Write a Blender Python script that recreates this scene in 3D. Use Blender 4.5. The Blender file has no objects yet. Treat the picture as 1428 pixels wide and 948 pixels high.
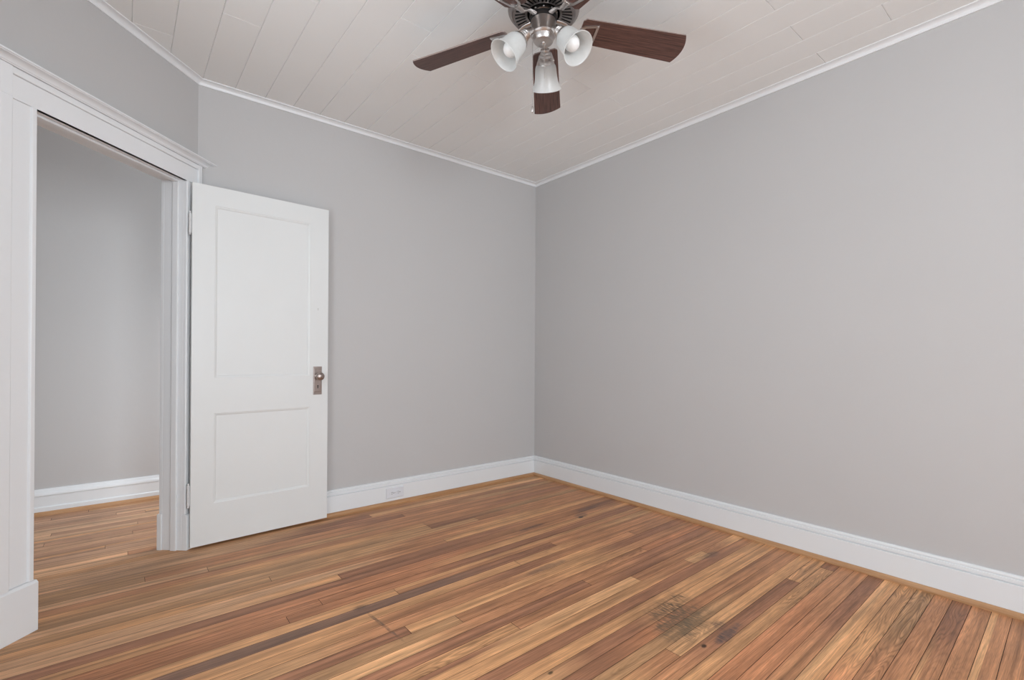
import bpy, bmesh, math, random
from mathutils import Vector, Matrix
PI = math.pi
SC = bpy.context.scene
COL = SC.collection

# ------------------------------------------------------------------ camera
W_, H_ = 1428, 948
F_PX, YAW, PITCH, ROLL = 671.676, -0.698214, 0.0017706, 0.0058420
CAM = Vector((-2.934387, -3.359225, 1.10))
PPX, PPY = 18.544, 19.893
fw = Vector((-math.sin(YAW) * math.cos(PITCH), math.cos(YAW) * math.cos(PITCH), math.sin(PITCH)))
rt = fw.cross(Vector((0, 0, 1))).normalized()
up = rt.cross(fw)
r2 = math.cos(ROLL) * rt + math.sin(ROLL) * up
u2 = -math.sin(ROLL) * rt + math.cos(ROLL) * up
cd = bpy.data.cameras.new('camera')
cam = bpy.data.objects.new('camera', cd)
COL.objects.link(cam)
cam.matrix_world = Matrix(((r2.x, u2.x, -fw.x, CAM.x), (r2.y, u2.y, -fw.y, CAM.y), (r2.z, u2.z, -fw.z, CAM.z), (0, 0, 0, 1)))
cd.sensor_fit = 'HORIZONTAL'
cd.sensor_width = 36.0
cd.lens = F_PX / W_ * 36.0
cd.shift_x = -PPX / W_
cd.shift_y = PPY / W_
cd.clip_start = 0.02
SC.camera = cam

# ------------------------------------------------------------------ light
SC.view_settings.view_transform = 'Standard'
SC.view_settings.look = 'None'
SC.view_settings.gamma = 1.0
SC.view_settings.use_curve_mapping = False
SC.view_settings.exposure = 0.0
wd = bpy.data.worlds.new('world')
SC.world = wd
wd.use_nodes = True
wd.node_tree.nodes['Background'].inputs[0].default_value = (0.80, 0.90, 1.0, 1)
wd.node_tree.nodes['Background'].inputs[1].default_value = 1.2
DAY = (0.915, 0.97, 1.02)
P_REAR_R, P_REAR_L, P_LEFT, P_HALL = 2.0, 143.0, 27.5, 70.0


def area(name, loc, target, sx, sy, power, color=DAY):
    l = bpy.data.lights.new(name, 'AREA')
    l.shape = 'RECTANGLE'
    l.size, l.size_y = sx, sy
    l.energy = power
    l.color = color
    o = bpy.data.objects.new(name, l)
    COL.objects.link(o)
    o.location = loc
    o.rotation_euler = (Vector(target) - Vector(loc)).to_track_quat('-Z', 'Y').to_euler()
    return o


# daylight just outside each window, shining in through its glass; left and hall ones are added fill
YR = -5.6
XL = -3.303
WZ0, WZ1 = 0.65, 2.35
WZM, WH = (WZ0 + WZ1) / 2, WZ1 - WZ0
area('daylight_rear_right', (-0.85, YR - 0.24, WZM), (-0.85, 0, WZM), 1.1, WH, P_REAR_R)
area('daylight_rear_left', (-2.35, YR - 0.24, WZM), (-2.35, 0, WZM), 1.1, WH, P_REAR_L)
area('added_light_left', (XL - 0.24, -1.95, WZM), (0, -1.95, WZM), 1.1, WH, P_LEFT)  # added lamp, brightens the right wall toward the far corner
area('added_light_hall', (-1.2 + 0.24, 0.70, 0.95), (-6, 0.70, 0.95), 0.8, 1.4, P_HALL)  # added lamp, brightens the lower part of the hallway wall


# ------------------------------------------------------------------ materials
def mat(name, color, rough=0.5, metal=0.0, bump=0.0, bscale=60.0, var=0.0, vscale=3.0, spec=0.5, trans=0.0):
    m = bpy.data.materials.new(name)
    m.use_nodes = True
    nt = m.node_tree
    b = nt.nodes['Principled BSDF']
    b.inputs['Base Color'].default_value = (*color, 1)
    b.inputs['Roughness'].default_value = rough
    b.inputs['Metallic'].default_value = metal
    b.inputs['Specular IOR Level'].default_value = spec
    if trans:
        b.inputs['Transmission Weight'].default_value = trans
    tc = nt.nodes.new('ShaderNodeTexCoord')
    if var:
        n = nt.nodes.new('ShaderNodeTexNoise')
        n.inputs['Scale'].default_value = vscale
        n.inputs['Detail'].default_value = 4
        nt.links.new(tc.outputs['Object'], n.inputs['Vector'])
        mx = nt.nodes.new('ShaderNodeMix')
        mx.data_type = 'RGBA'
        mx.inputs['A'].default_value = (*[c * (1 - var) for c in color], 1)
        mx.inputs['B'].default_value = (*[min(1, c * (1 + var)) for c in color], 1)
        nt.links.new(n.outputs['Fac'], mx.inputs['Factor'])
        nt.links.new(mx.outputs['Result'], b.inputs['Base Color'])
    if bump:
        n2 = nt.nodes.new('ShaderNodeTexNoise')
        n2.inputs['Scale'].default_value = bscale
        n2.inputs['Detail'].default_value = 5
        nt.links.new(tc.outputs['Object'], n2.inputs['Vector'])
        bp = nt.nodes.new('ShaderNodeBump')
        bp.inputs['Strength'].default_value = bump
        bp.inputs['Distance'].default_value = 0.004
        nt.links.new(n2.outputs['Fac'], bp.inputs['Height'])
        nt.links.new(bp.outputs['Normal'], b.inputs['Normal'])
    return m


M_WALL = mat('grey_wall_paint', (0.535, 0.527, 0.525), 0.75, bump=0.10, bscale=35, var=0.018, vscale=2.2, spec=0.25)
M_TRIM = mat('white_trim_paint', (0.82, 0.835, 0.85), 0.38, bump=0.06, bscale=30, var=0.015, vscale=6)
M_BASE = mat('white_baseboard_paint', (0.775, 0.80, 0.818), 0.42, bump=0.05, bscale=30, var=0.015, vscale=6)
M_DOOR = mat('white_door_paint', (0.755, 0.77, 0.765), 0.40, bump=0.10, bscale=22, var=0.02, vscale=5)
M_CEIL = mat('white_ceiling_paint', (0.87, 0.875, 0.865), 0.7, bump=0.08, bscale=60, var=0.015, vscale=4, spec=0.25)
M_NICKEL = mat('brushed_nickel', (0.60, 0.575, 0.56), 0.36, metal=1.0, bump=0.03, bscale=200)
M_PEWTER = mat('dark_pewter_metal', (0.33, 0.305, 0.295), 0.33, metal=1.0, bump=0.03, bscale=200)
M_DARKMETAL = mat('black_recess_metal', (0.012, 0.011, 0.011), 0.6)
M_BRASS = mat('aged_nickel_bronze', (0.40, 0.335, 0.31), 0.34, metal=1.0, bump=0.08, bscale=180, var=0.15, vscale=60)
M_KEYHOLE = mat('keyhole_black', (0.01, 0.008, 0.008), 0.8)
M_PLASTIC = mat('white_outlet_plastic', (0.72, 0.74, 0.78), 0.32)
M_SLOT = mat('outlet_slot_dark', (0.05, 0.05, 0.05), 0.7)
M_BULB = mat('white_lamp_bulb', (0.90, 0.90, 0.89), 0.30)
M_HINGE = mat('painted_hinge', (0.72, 0.71, 0.71), 0.35, bump=0.2, bscale=300, var=0.1, vscale=120)


def frosted():
    m = bpy.data.materials.new('frosted_white_glass')
    m.use_nodes = True
    nt = m.node_tree
    nt.nodes.clear()
    out = nt.nodes.new('ShaderNodeOutputMaterial')
    d = nt.nodes.new('ShaderNodeBsdfDiffuse'); d.inputs[0].default_value = (0.84, 0.845, 0.835, 1)
    t = nt.nodes.new('ShaderNodeBsdfTranslucent'); t.inputs[0].default_value = (0.90, 0.905, 0.895, 1)
    g = nt.nodes.new('ShaderNodeBsdfGlossy'); g.inputs['Roughness'].default_value = 0.35
    tr = nt.nodes.new('ShaderNodeBsdfTransparent'); tr.inputs[0].default_value = (0.95, 0.97, 0.97, 1)
    a = nt.nodes.new('ShaderNodeMixShader'); a.inputs[0].default_value = 0.45
    b = nt.nodes.new('ShaderNodeMixShader'); b.inputs[0].default_value = 0.06
    c = nt.nodes.new('ShaderNodeMixShader')
    n = nt.nodes.new('ShaderNodeTexNoise'); n.inputs['Scale'].default_value = 14
    mr = nt.nodes.new('ShaderNodeMapRange'); mr.inputs['To Min'].default_value = 0.07; mr.inputs['To Max'].default_value = 0.14
    nt.links.new(n.outputs['Fac'], mr.inputs['Value'])
    nt.links.new(mr.outputs['Result'], c.inputs[0])
    nt.links.new(d.outputs[0], a.inputs[1]); nt.links.new(t.outputs[0], a.inputs[2])
    nt.links.new(a.outputs[0], b.inputs[1]); nt.links.new(g.outputs[0], b.inputs[2])
    nt.links.new(b.outputs[0], c.inputs[1]); nt.links.new(tr.outputs[0], c.inputs[2])
    nt.links.new(c.outputs[0], out.inputs[0])
    return m


def window_glass():
    m = bpy.data.materials.new('clear_window_glass')
    m.use_nodes = True
    nt = m.node_tree
    nt.nodes.clear()
    out = nt.nodes.new('ShaderNodeOutputMaterial')
    tr = nt.nodes.new('ShaderNodeBsdfTransparent')
    g = nt.nodes.new('ShaderNodeBsdfGlossy'); g.inputs['Roughness'].default_value = 0.02
    x = nt.nodes.new('ShaderNodeMixShader')
    x.inputs[0].default_value = 0.04
    nt.links.new(tr.outputs[0], x.inputs[1]); nt.links.new(g.outputs[0], x.inputs[2])
    nt.links.new(x.outputs[0], out.inputs[0])
    return m


def wood(name, dark, light, stretch, scale, rough=0.4, axis=0):
    """straight-grained stained wood, grain along the given object axis"""
    m = bpy.data.materials.new(name)
    m.use_nodes = True
    nt = m.node_tree
    b = nt.nodes['Principled BSDF']
    b.inputs['Roughness'].default_value = rough
    tc = nt.nodes.new('ShaderNodeTexCoord')
    mp = nt.nodes.new('ShaderNodeMapping')
    s = [stretch, stretch, stretch]
    s[axis] = 1.0
    mp.inputs['Scale'].default_value = s
    n = nt.nodes.new('ShaderNodeTexNoise'); n.inputs['Scale'].default_value = scale; n.inputs['Detail'].default_value = 6
    n.inputs['Roughness'].default_value = 0.7
    cr = nt.nodes.new('ShaderNodeValToRGB')
    cr.color_ramp.elements[0].position = 0.32; cr.color_ramp.elements[0].color = (*dark, 1)
    cr.color_ramp.elements[1].position = 0.70; cr.color_ramp.elements[1].color = (*light, 1)
    nt.links.new(tc.outputs['Object'], mp.inputs[0]); nt.links.new(mp.outputs[0], n.inputs['Vector'])
    nt.links.new(n.outputs['Fac'], cr.inputs[0]); nt.links.new(cr.outputs[0], b.inputs['Base Color'])
    return m


M_FROST = frosted()
M_GLASS = window_glass()
M_BLADE = wood('dark_walnut_blade', (0.034, 0.015, 0.012), (0.175, 0.083, 0.064), 22, 7.0, 0.45)
M_BLADE_EDGE = mat('pale_blade_edge', (0.26, 0.20, 0.18), 0.5)
M_SHOE = wood('orange_oak_shoe', (0.36, 0.18, 0.075), (0.54, 0.31, 0.155), 18, 3.0, 0.4)
M_SHOE_R = wood('orange_oak_shoe_side', (0.36, 0.18, 0.075), (0.54, 0.31, 0.155), 18, 3.0, 0.4, axis=1)


def floor_material():
    m = bpy.data.materials.new('oak_strip_floor')
    m.use_nodes = True
    nt = m.node_tree
    L = nt.links.new
    N = nt.nodes.new
    b = nt.nodes['Principled BSDF']

    def math_(op, a=None, bb=None, c=None, clamp=False):
        n = N('ShaderNodeMath'); n.operation = op; n.use_clamp = clamp
        for i, v in enumerate((a, bb, c)):
            if v is None:
                continue
            if isinstance(v, (int, float)):
                n.inputs[i].default_value = v
            else:
                L(v, n.inputs[i])
        return n.outputs[0]

    def mixc(fac, a, bcol, mode='MIX'):
        n = N('ShaderNodeMix'); n.data_type = 'RGBA'; n.blend_type = mode
        for key, v in (('Factor', fac), ('A', a), ('B', bcol)):
            if isinstance(v, (int, float)):
                n.inputs[key].default_value = v
            elif isinstance(v, tuple):
                n.inputs[key].default_value = (*v, 1)
            else:
                L(v, n.inputs[key])
        return n.outputs['Result']

    tone = N('ShaderNodeAttribute'); tone.attribute_name = 'tone'
    rnd = N('ShaderNodeAttribute'); rnd.attribute_name = 'rnd'
    sep = N('ShaderNodeSeparateColor'); L(rnd.outputs['Color'], sep.inputs[0])
    tc = N('ShaderNodeTexCoord')
    off = N('ShaderNodeVectorMath'); off.operation = 'MULTIPLY_ADD'
    L(rnd.outputs['Color'], off.inputs[0]); off.inputs[1].default_value = (37.0, 0.0, 91.0); L(tc.outputs['Object'], off.inputs[2])

    def noise(scale_vec, detail=4, rough=0.6, dist=0.0):
        mp = N('ShaderNodeMapping'); mp.inputs['Scale'].default_value = scale_vec; L(off.outputs[0], mp.inputs[0])
        n = N('ShaderNodeTexNoise'); n.inputs['Scale'].default_value = 1.0; n.inputs['Detail'].default_value = detail
        n.inputs['Roughness'].default_value = rough; n.inputs['Distortion'].default_value = dist
        L(mp.outputs[0], n.inputs['Vector'])
        return n.outputs['Fac']

    fine = noise((9, 330, 1), 3, 0.6)
    fibre = noise((22, 800, 1), 2, 0.6)
    streak = noise((0.75, 46, 1), 3, 0.55)
    blotch = noise((2.6, 7, 1), 3, 0.55)
    body = noise((1.9, 17, 1), 1.5, 0.45)
    # cathedral figure: contour lines of a stretched noise
    fig = math_('SINE', math_('MULTIPLY', body, 120.0))
    fig = math_('MULTIPLY_ADD', fig, 0.5, 0.5)
    fig = math_('POWER', fig, 2.2)
    # multiply chain
    v = math_('MULTIPLY_ADD', math_('SUBTRACT', fine, 0.5), 1.35, 1.0)
    v = math_('MULTIPLY', v, math_('MULTIPLY_ADD', math_('SUBTRACT', fibre, 0.5), 0.35, 1.0))
    v = math_('MULTIPLY', v, math_('MULTIPLY_ADD', math_('SUBTRACT', streak, 0.5), 1.7, 1.0))
    v = math_('MULTIPLY', v, math_('MULTIPLY_ADD', math_('SUBTRACT', blotch, 0.5), 0.95, 1.0))
    figamt = math_('MULTIPLY', math_('POWER', sep.outputs[1], 1.5), -0.36)
    v = math_('MULTIPLY', v, math_('MULTIPLY_ADD', fig, figamt, 1.08))
    col = mixc(1.0, tone.outputs['Color'], (1, 1, 1), 'MULTIPLY')
    vm = N('ShaderNodeVectorMath'); vm.operation = 'SCALE'
    L(col, vm.inputs[0]); L(v, vm.inputs['Scale'])
    col = vm.outputs[0]

    # worn dark stains, each with its own place on the boards
    pos = N('ShaderNodeSeparateXYZ'); L(tc.outputs['Object'], pos.inputs[0])
    wob = N('ShaderNodeTexNoise'); wob.inputs['Scale'].default_value = 13.0; wob.inputs['Detail'].default_value = 5
    L(tc.outputs['Object'], wob.inputs['Vector'])
    scr = N('ShaderNodeTexNoise'); scr.inputs['Scale'].default_value = 1.0; scr.inputs['Detail'].default_value = 4
    mp = N('ShaderNodeMapping'); mp.inputs['Scale'].default_value = (120, 30, 1); mp.inputs['Rotation'].default_value = (0, 0, 0.5)
    L(tc.outputs['Object'], mp.inputs[0]); L(mp.outputs[0], scr.inputs['Vector'])

    def stain(x, y, rx, ry, rot, strength, colr, rough_edge=0.9, scratch=0.0):
        nonlocal col
        dx = math_('SUBTRACT', pos.outputs[0], x); dy = math_('SUBTRACT', pos.outputs[1], y)
        c, s = math.cos(rot), math.sin(rot)
        a = math_('DIVIDE', math_('ADD', math_('MULTIPLY', dx, c), math_('MULTIPLY', dy, s)), rx)
        bq = math_('DIVIDE', math_('ADD', math_('MULTIPLY', dx, -s), math_('MULTIPLY', dy, c)), ry)
        d = math_('SQRT', math_('ADD', math_('MULTIPLY', a, a), math_('MULTIPLY', bq, bq)))
        d = math_('ADD', d, math_('MULTIPLY', math_('SUBTRACT', wob.outputs['Fac'], 0.5), rough_edge))
        k = N('ShaderNodeMapRange'); k.interpolation_type = 'SMOOTHSTEP'
        k.inputs['From Min'].default_value = 1.0; k.inputs['From Max'].default_value = 0.35
        L(d, k.inputs['Value'])
        f = math_('MULTIPLY', k.outputs['Result'], strength)
        if scratch:
            f = math_('MULTIPLY', f, math_('MULTIPLY_ADD', math_('SUBTRACT', scr.outputs['Fac'], 0.5), scratch, 1.0), clamp=True)
        col = mixc(f, col, colr)

    for s in STAINS:
        stain(*s)
    L(col, b.inputs['Base Color'])
    rg = math_('MULTIPLY_ADD', fine, 0.16, 0.34)
    L(rg, b.inputs['Roughness'])
    b.inputs['Specular IOR Level'].default_value = 0.26
    bp = N('ShaderNodeBump'); bp.inputs['Strength'].default_value = 0.12; bp.inputs['Distance'].default_value = 0.002
    L(fine, bp.inputs['Height']); L(bp.outputs['Normal'], b.inputs['Normal'])
    return m


STAINS = [
    # x, y, rx, ry, rotation, strength, colour, edge, scratch
    (-1.12, -2.20, 0.24, 0.13, 0.45, 0.58, (0.115, 0.080, 0.050), 1.3, 4.5),
    (-1.15, -2.27, 0.22, 0.13, 0.2, 0.42, (0.150, 0.105, 0.065), 1.3, 4.5),
    (-1.085, -2.415, 0.13, 0.028, 0.03, 0.70, (0.105, 0.075, 0.068), 1.1, 3.2),
    (-1.05, -2.36, 0.06, 0.04, 0.3, 0.55, (0.10, 0.07, 0.06), 1.0, 3.0),
    (-1.233, -2.397, 0.018, 0.012, 0.1, 0.95, (0.055, 0.030, 0.018), 0.5, 0.0),
    (-0.532, -1.095, 0.034, 0.019, 0.2, 0.95, (0.030, 0.026, 0.026), 0.6, 0.0),
    (-0.50, -1.07, 0.10, 0.045, 0.2, 0.50, (0.11, 0.08, 0.07), 0.9, 0.8),
    (-0.36, -0.998, 0.17, 0.035, 0.05, 0.55, (0.12, 0.08, 0.07), 0.9, 0.8),
    (-0.90, -1.03, 0.17, 0.028, 0.05, 0.60, (0.12, 0.075, 0.065), 0.9, 0.8),
    (-1.788, -2.14, 0.016, 0.009, 0.1, 0.9, (0.07, 0.045, 0.02), 0.4, 0.0),
    (-2.115, -1.47, 0.010, 0.20, 0.10, 0.50, (0.13, 0.085, 0.06), 1.0, 4.0),
    (-2.13, -1.30, 0.045, 0.025, 0.0, 0.55, (0.09, 0.06, 0.05), 0.7, 1.0),
    (-0.42, -1.98, 0.12, 0.030, 0.0, 0.55, (0.14, 0.09, 0.07), 0.9, 0.6),
    (-1.25, -1.52, 0.22, 0.035, 0.0, 0.55, (0.15, 0.095, 0.07), 0.9, 0.8),
]


# ------------------------------------------------------------------ mesh helpers
def finish(name, bm, mats, parent=None, smooth=False, bevel=0.0):
    bmesh.ops.recalc_face_normals(bm, faces=bm.faces)
    me = bpy.data.meshes.new(name)
    bm.to_mesh(me)
    bm.free()
    for m in (mats if isinstance(mats, (list, tuple)) else [mats]):
        me.materials.append(m)
    if smooth:
        for p in me.polygons:
            p.use_smooth = True
        if smooth is not True:
            me.set_sharp_from_angle(angle=smooth)
    o = bpy.data.objects.new(name, me)
    COL.objects.link(o)
    if parent is not None:
        o.parent = parent
    if bevel:
        md = o.modifiers.new('bevel', 'BEVEL')
        md.width = bevel
        md.segments = 2
        md.limit_method = 'ANGLE'
        md.angle_limit = math.radians(40)
    return o


def tag(o, label=None, cat=None, group=None, kind=None):
    if label: o['label'] = label
    if cat: o['category'] = cat
    if group: o['group'] = group
    if kind: o['kind'] = kind
    return o


def empty(name, loc, rz=0.0):
    o = bpy.data.objects.new(name, None)
    COL.objects.link(o)
    o.location = loc
    o.rotation_euler = (0, 0, rz)
    o.empty_display_size = 0.1
    return o


class Frame:
    """wall frame: s along the wall, t out of the wall into the room, z up"""
    def __init__(self, o, d, n):
        self.o = Vector((*o[:2], 0)); self.d = Vector((*d[:2], 0)); self.n = Vector((*n[:2], 0))

    def __call__(self, s, t, z):
        return self.o + self.d * s + self.n * t + Vector((0, 0, z))


def quad_prism(bm, low, high, mi=0):
    """closed prism between two rings of the same length"""
    a = [bm.verts.new(v) for v in low]
    b = [bm.verts.new(v) for v in high]
    n = len(a)
    fs = [bm.faces.new(a[::-1]), bm.faces.new(b)]
    for i in range(n):
        fs.append(bm.faces.new((a[i], a[(i + 1) % n], b[(i + 1) % n], b[i])))
    for f in fs:
        f.material_index = mi
    return fs


def fbox(bm, F, s0, s1, t0, t1, z0, z1, mi=0):
    return quad_prism(bm, [F(s0, t0, z0), F(s1, t0, z0), F(s1, t1, z0), F(s0, t1, z0)],
                      [F(s0, t0, z1), F(s1, t0, z1), F(s1, t1, z1), F(s0, t1, z1)], mi)


def profile_run(bm, F, s0, s1, prof, m0=0.0, m1=0.0, mi=0):
    """extrude a (t, z) profile along the wall; ends mitred: s0 + m0*t, s1 - m1*t"""
    quad_prism(bm, [F(s0 + m0 * t, t, z) for t, z in prof], [F(s1 - m1 * t, t, z) for t, z in prof], mi)


def profile_rise(bm, F, z0, z1, prof, mi=0):
    """extrude an (s, t) plan profile upward"""
    quad_prism(bm, [F(s, t, z0) for s, t in prof], [F(s, t, z1) for s, t in prof], mi)


def lathe(bm, prof, segs=40, mtx=None, mi=0, closed=False):
    """revolve (r, z) profile about z"""
    mtx = mtx or Matrix.Identity(4)
    rings = []
    for r, z in prof:
        if r < 1e-6:
            rings.append([bm.verts.new(mtx @ Vector((0, 0, z)))])
        else:
            rings.append([bm.verts.new(mtx @ Vector((r * math.cos(2 * PI * i / segs), r * math.sin(2 * PI * i / segs), z))) for i in range(segs)])
    pairs = list(zip(rings[:-1], rings[1:]))
    if closed:
        pairs.append((rings[-1], rings[0]))
    for a, b in pairs:
        for i in range(segs):
            j = (i + 1) % segs
            if len(a) == 1 and len(b) == 1:
                continue
            if len(a) == 1:
                f = bm.faces.new((a[0], b[i], b[j]))
            elif len(b) == 1:
                f = bm.faces.new((a[i], b[0], a[j]))
            else:
                f = bm.faces.new((a[i], b[i], b[j], a[j]))
            f.material_index = mi
    return rings


def tube(bm, pts, rad, segs=12, flat=1.0, mi=0):
    """tube along a polyline; flat squashes it along the local up"""
    pts = [Vector(p) for p in pts]
    rings = []
    for i, p in enumerate(pts):
        t = (pts[min(i + 1, len(pts) - 1)] - pts[max(i - 1, 0)]).normalized()
        ref = Vector((0, 0, 1)) if abs(t.z) < 0.95 else Vector((1, 0, 0))
        side = t.cross(ref).normalized()
        upv = side.cross(t)
        r = rad[i] if isinstance(rad, (list, tuple)) else rad
        rings.append([bm.verts.new(p + side * r * math.cos(2 * PI * k / segs) + upv * r * flat * math.sin(2 * PI * k / segs)) for k in range(segs)])
    for a, b in zip(rings[:-1], rings[1:]):
        for k in range(segs):
            f = bm.faces.new((a[k], a[(k + 1) % segs], b[(k + 1) % segs], b[k])); f.material_index = mi
    bm.faces.new(rings[0][::-1]).material_index = mi
    bm.faces.new(rings[-1]).material_index = mi


def lbox(bm, x0, x1, y0, y1, z0, z1, mi=0):
    return quad_prism(bm, [Vector(p) for p in ((x0, y0, z0), (x1, y0, z0), (x1, y1, z0), (x0, y1, z0))],
                      [Vector(p) for p in ((x0, y0, z1), (x1, y0, z1), (x1, y1, z1), (x0, y1, z1))], mi)


# ------------------------------------------------------------------ plan
ZC = 2.682                                   # ceiling
TH = 0.114                                   # wall thickness
TD = -2.33052
DD = Vector((math.cos(TD), math.sin(TD), 0))             # along the diagonal doorway wall, from the back corner
DN = Vector((-DD.y, DD.x, 0))
DN = DN if DN.x > 0 else -DN
P1 = (-2.59978, 0.0)
SLEN = (P1[0] - XL) / -DD.x
P2 = (XL, DD.y * SLEN)
F_BACK = Frame((0, 0), (-1, 0), (0, -1))                 # s runs left from the far corner
F_RIGHT = Frame((0, 0), (0, -1), (-1, 0))                # s runs toward the camera
F_DIAG = Frame(P1, DD, DN)
F_LEFT = Frame(P2, (0, -1), (1, 0))
F_REAR = Frame((XL, YR), (1, 0), (0, 1))
L_BACK, L_RIGHT, L_DIAG, L_LEFT, L_REAR = -P1[0], -YR, SLEN, P2[1] - YR, -XL
M_BD = 1 / math.tan((PI - math.acos(abs(DD.x))) / 2)      # mitre at back / diagonal corner
M_DL = 1 / math.tan((PI - math.acos(abs(DD.y))) / 2)      # mitre at diagonal / left corner
OP_S0, OP_S1, OP_Z = 0.1035, 0.8817, 2.0655              # clear opening in the diagonal wall


def wall(name, F, length, m0, m1, holes=(), zt=ZC + 0.05, label='', thick=TH):
    bm = bmesh.new()
    ss = sorted({0.0, length, *[h[0] for h in holes], *[h[1] for h in holes]})
    for a, b in zip(ss[:-1], ss[1:]):
        zs = sorted({0.0, zt, *[h[2] for h in holes if h[0] <= a and h[1] >= b], *[h[3] for h in holes if h[0] <= a and h[1] >= b]})
        for c, d in zip(zs[:-1], zs[1:]):
            if any(h[0] <= a and h[1] >= b and h[2] <= c and h[3] >= d for h in holes):
                continue
            ma = m0 if a == 0.0 else 0.0
            mb = m1 if b == length else 0.0
            prof = [(-thick, c), (0, c), (0, d), (-thick, d)]
            profile_run(bm, F, a, b, prof, ma, mb)
    bmesh.ops.remove_doubles(bm, verts=bm.verts, dist=1e-5)
    o = finish(name, bm, M_WALL)
    return tag(o, label, 'wall', kind='structure')


wall('wall_back', F_BACK, L_BACK, 1.0, M_BD, label='grey painted back wall behind the open white door')
wall('wall_right', F_RIGHT, L_RIGHT, 1.0, 1.0, label='large bare grey painted wall on the right')
wall('wall_diagonal', F_DIAG, L_DIAG, M_BD, M_DL, [(OP_S0 - 0.018, OP_S1 + 0.018, 0.0, OP_Z + 0.018)], label='grey angled corner wall with the doorway')
wall('wall_left', F_LEFT, L_LEFT, M_DL, 1.0, [(P2[1] + 1.45, P2[1] + 2.45, WZ0, WZ1)], label='grey side wall with an added window, just out of view on the left')
wall('wall_rear', F_REAR, L_REAR, 1.0, 1.0, [(-2.85 - XL, -1.85 - XL, WZ0, WZ1), (-1.35 - XL, -0.35 - XL, WZ0, WZ1)], label='grey wall with two windows behind the camera')
# hall beyond the doorway
YH, XH0, XH1 = 1.2442, -5.2, -1.2
F_HALL = Frame((XH1, YH), (-1, 0), (0, -1))
wall('wall_hall', F_HALL, XH1 - XH0, 1.0, 1.0, label='grey hallway wall seen through the doorway')
F_HEND = Frame((XH1, TH), (0, 1), (-1, 0))
wall('wall_hall_right', F_HEND, YH - TH, 0.0, 1.0, [(0.18, 0.98, 0.25, 1.65)], label='end wall of the hallway with an added window, hidden behind the back wall')
F_HLEFT = Frame((XH0, P2[1]), (0, 1), (1, 0))
wall('wall_hall_left', F_HLEFT, YH - P2[1], 1.0, 1.0, label='far left end wall of the hallway')
F_HNEAR = Frame((XL - TH, P2[1]), (-1, 0), (0, 1))
wall('wall_hall_near', F_HNEAR, (XL - TH) - XH0, 0.0, 1.0, label='near side wall of the hallway left of the doorway')

# ------------------------------------------------------------------ floor: oak strips laid along the back wall
ROW, YANCH = 0.0640, -2.678
TAN, MID, DRK, RED, PALE, UMB = ((0.500, 0.258, 0.120), (0.405, 0.190, 0.092), (0.290, 0.133, 0.072),
                                (0.425, 0.184, 0.088), (0.590, 0.320, 0.154), (0.205, 0.113, 0.076))
HALLP = [(0.400, 0.222, 0.126), (0.355, 0.190, 0.110), (0.445, 0.262, 0.152), (0.375, 0.212, 0.125)]
OLV = (0.405, 0.220, 0.107)
LIT_TAN = (0.520, 0.292, 0.158)  # tan lightened to paint window light into the left boards
PALETTE = [TAN] * 5 + [MID] * 7 + [DRK] * 2 + [RED] * 3 + [OLV] * 3 + [PALE]
SLOPE = 0.014                                    # the strips run a hair off square
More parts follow.
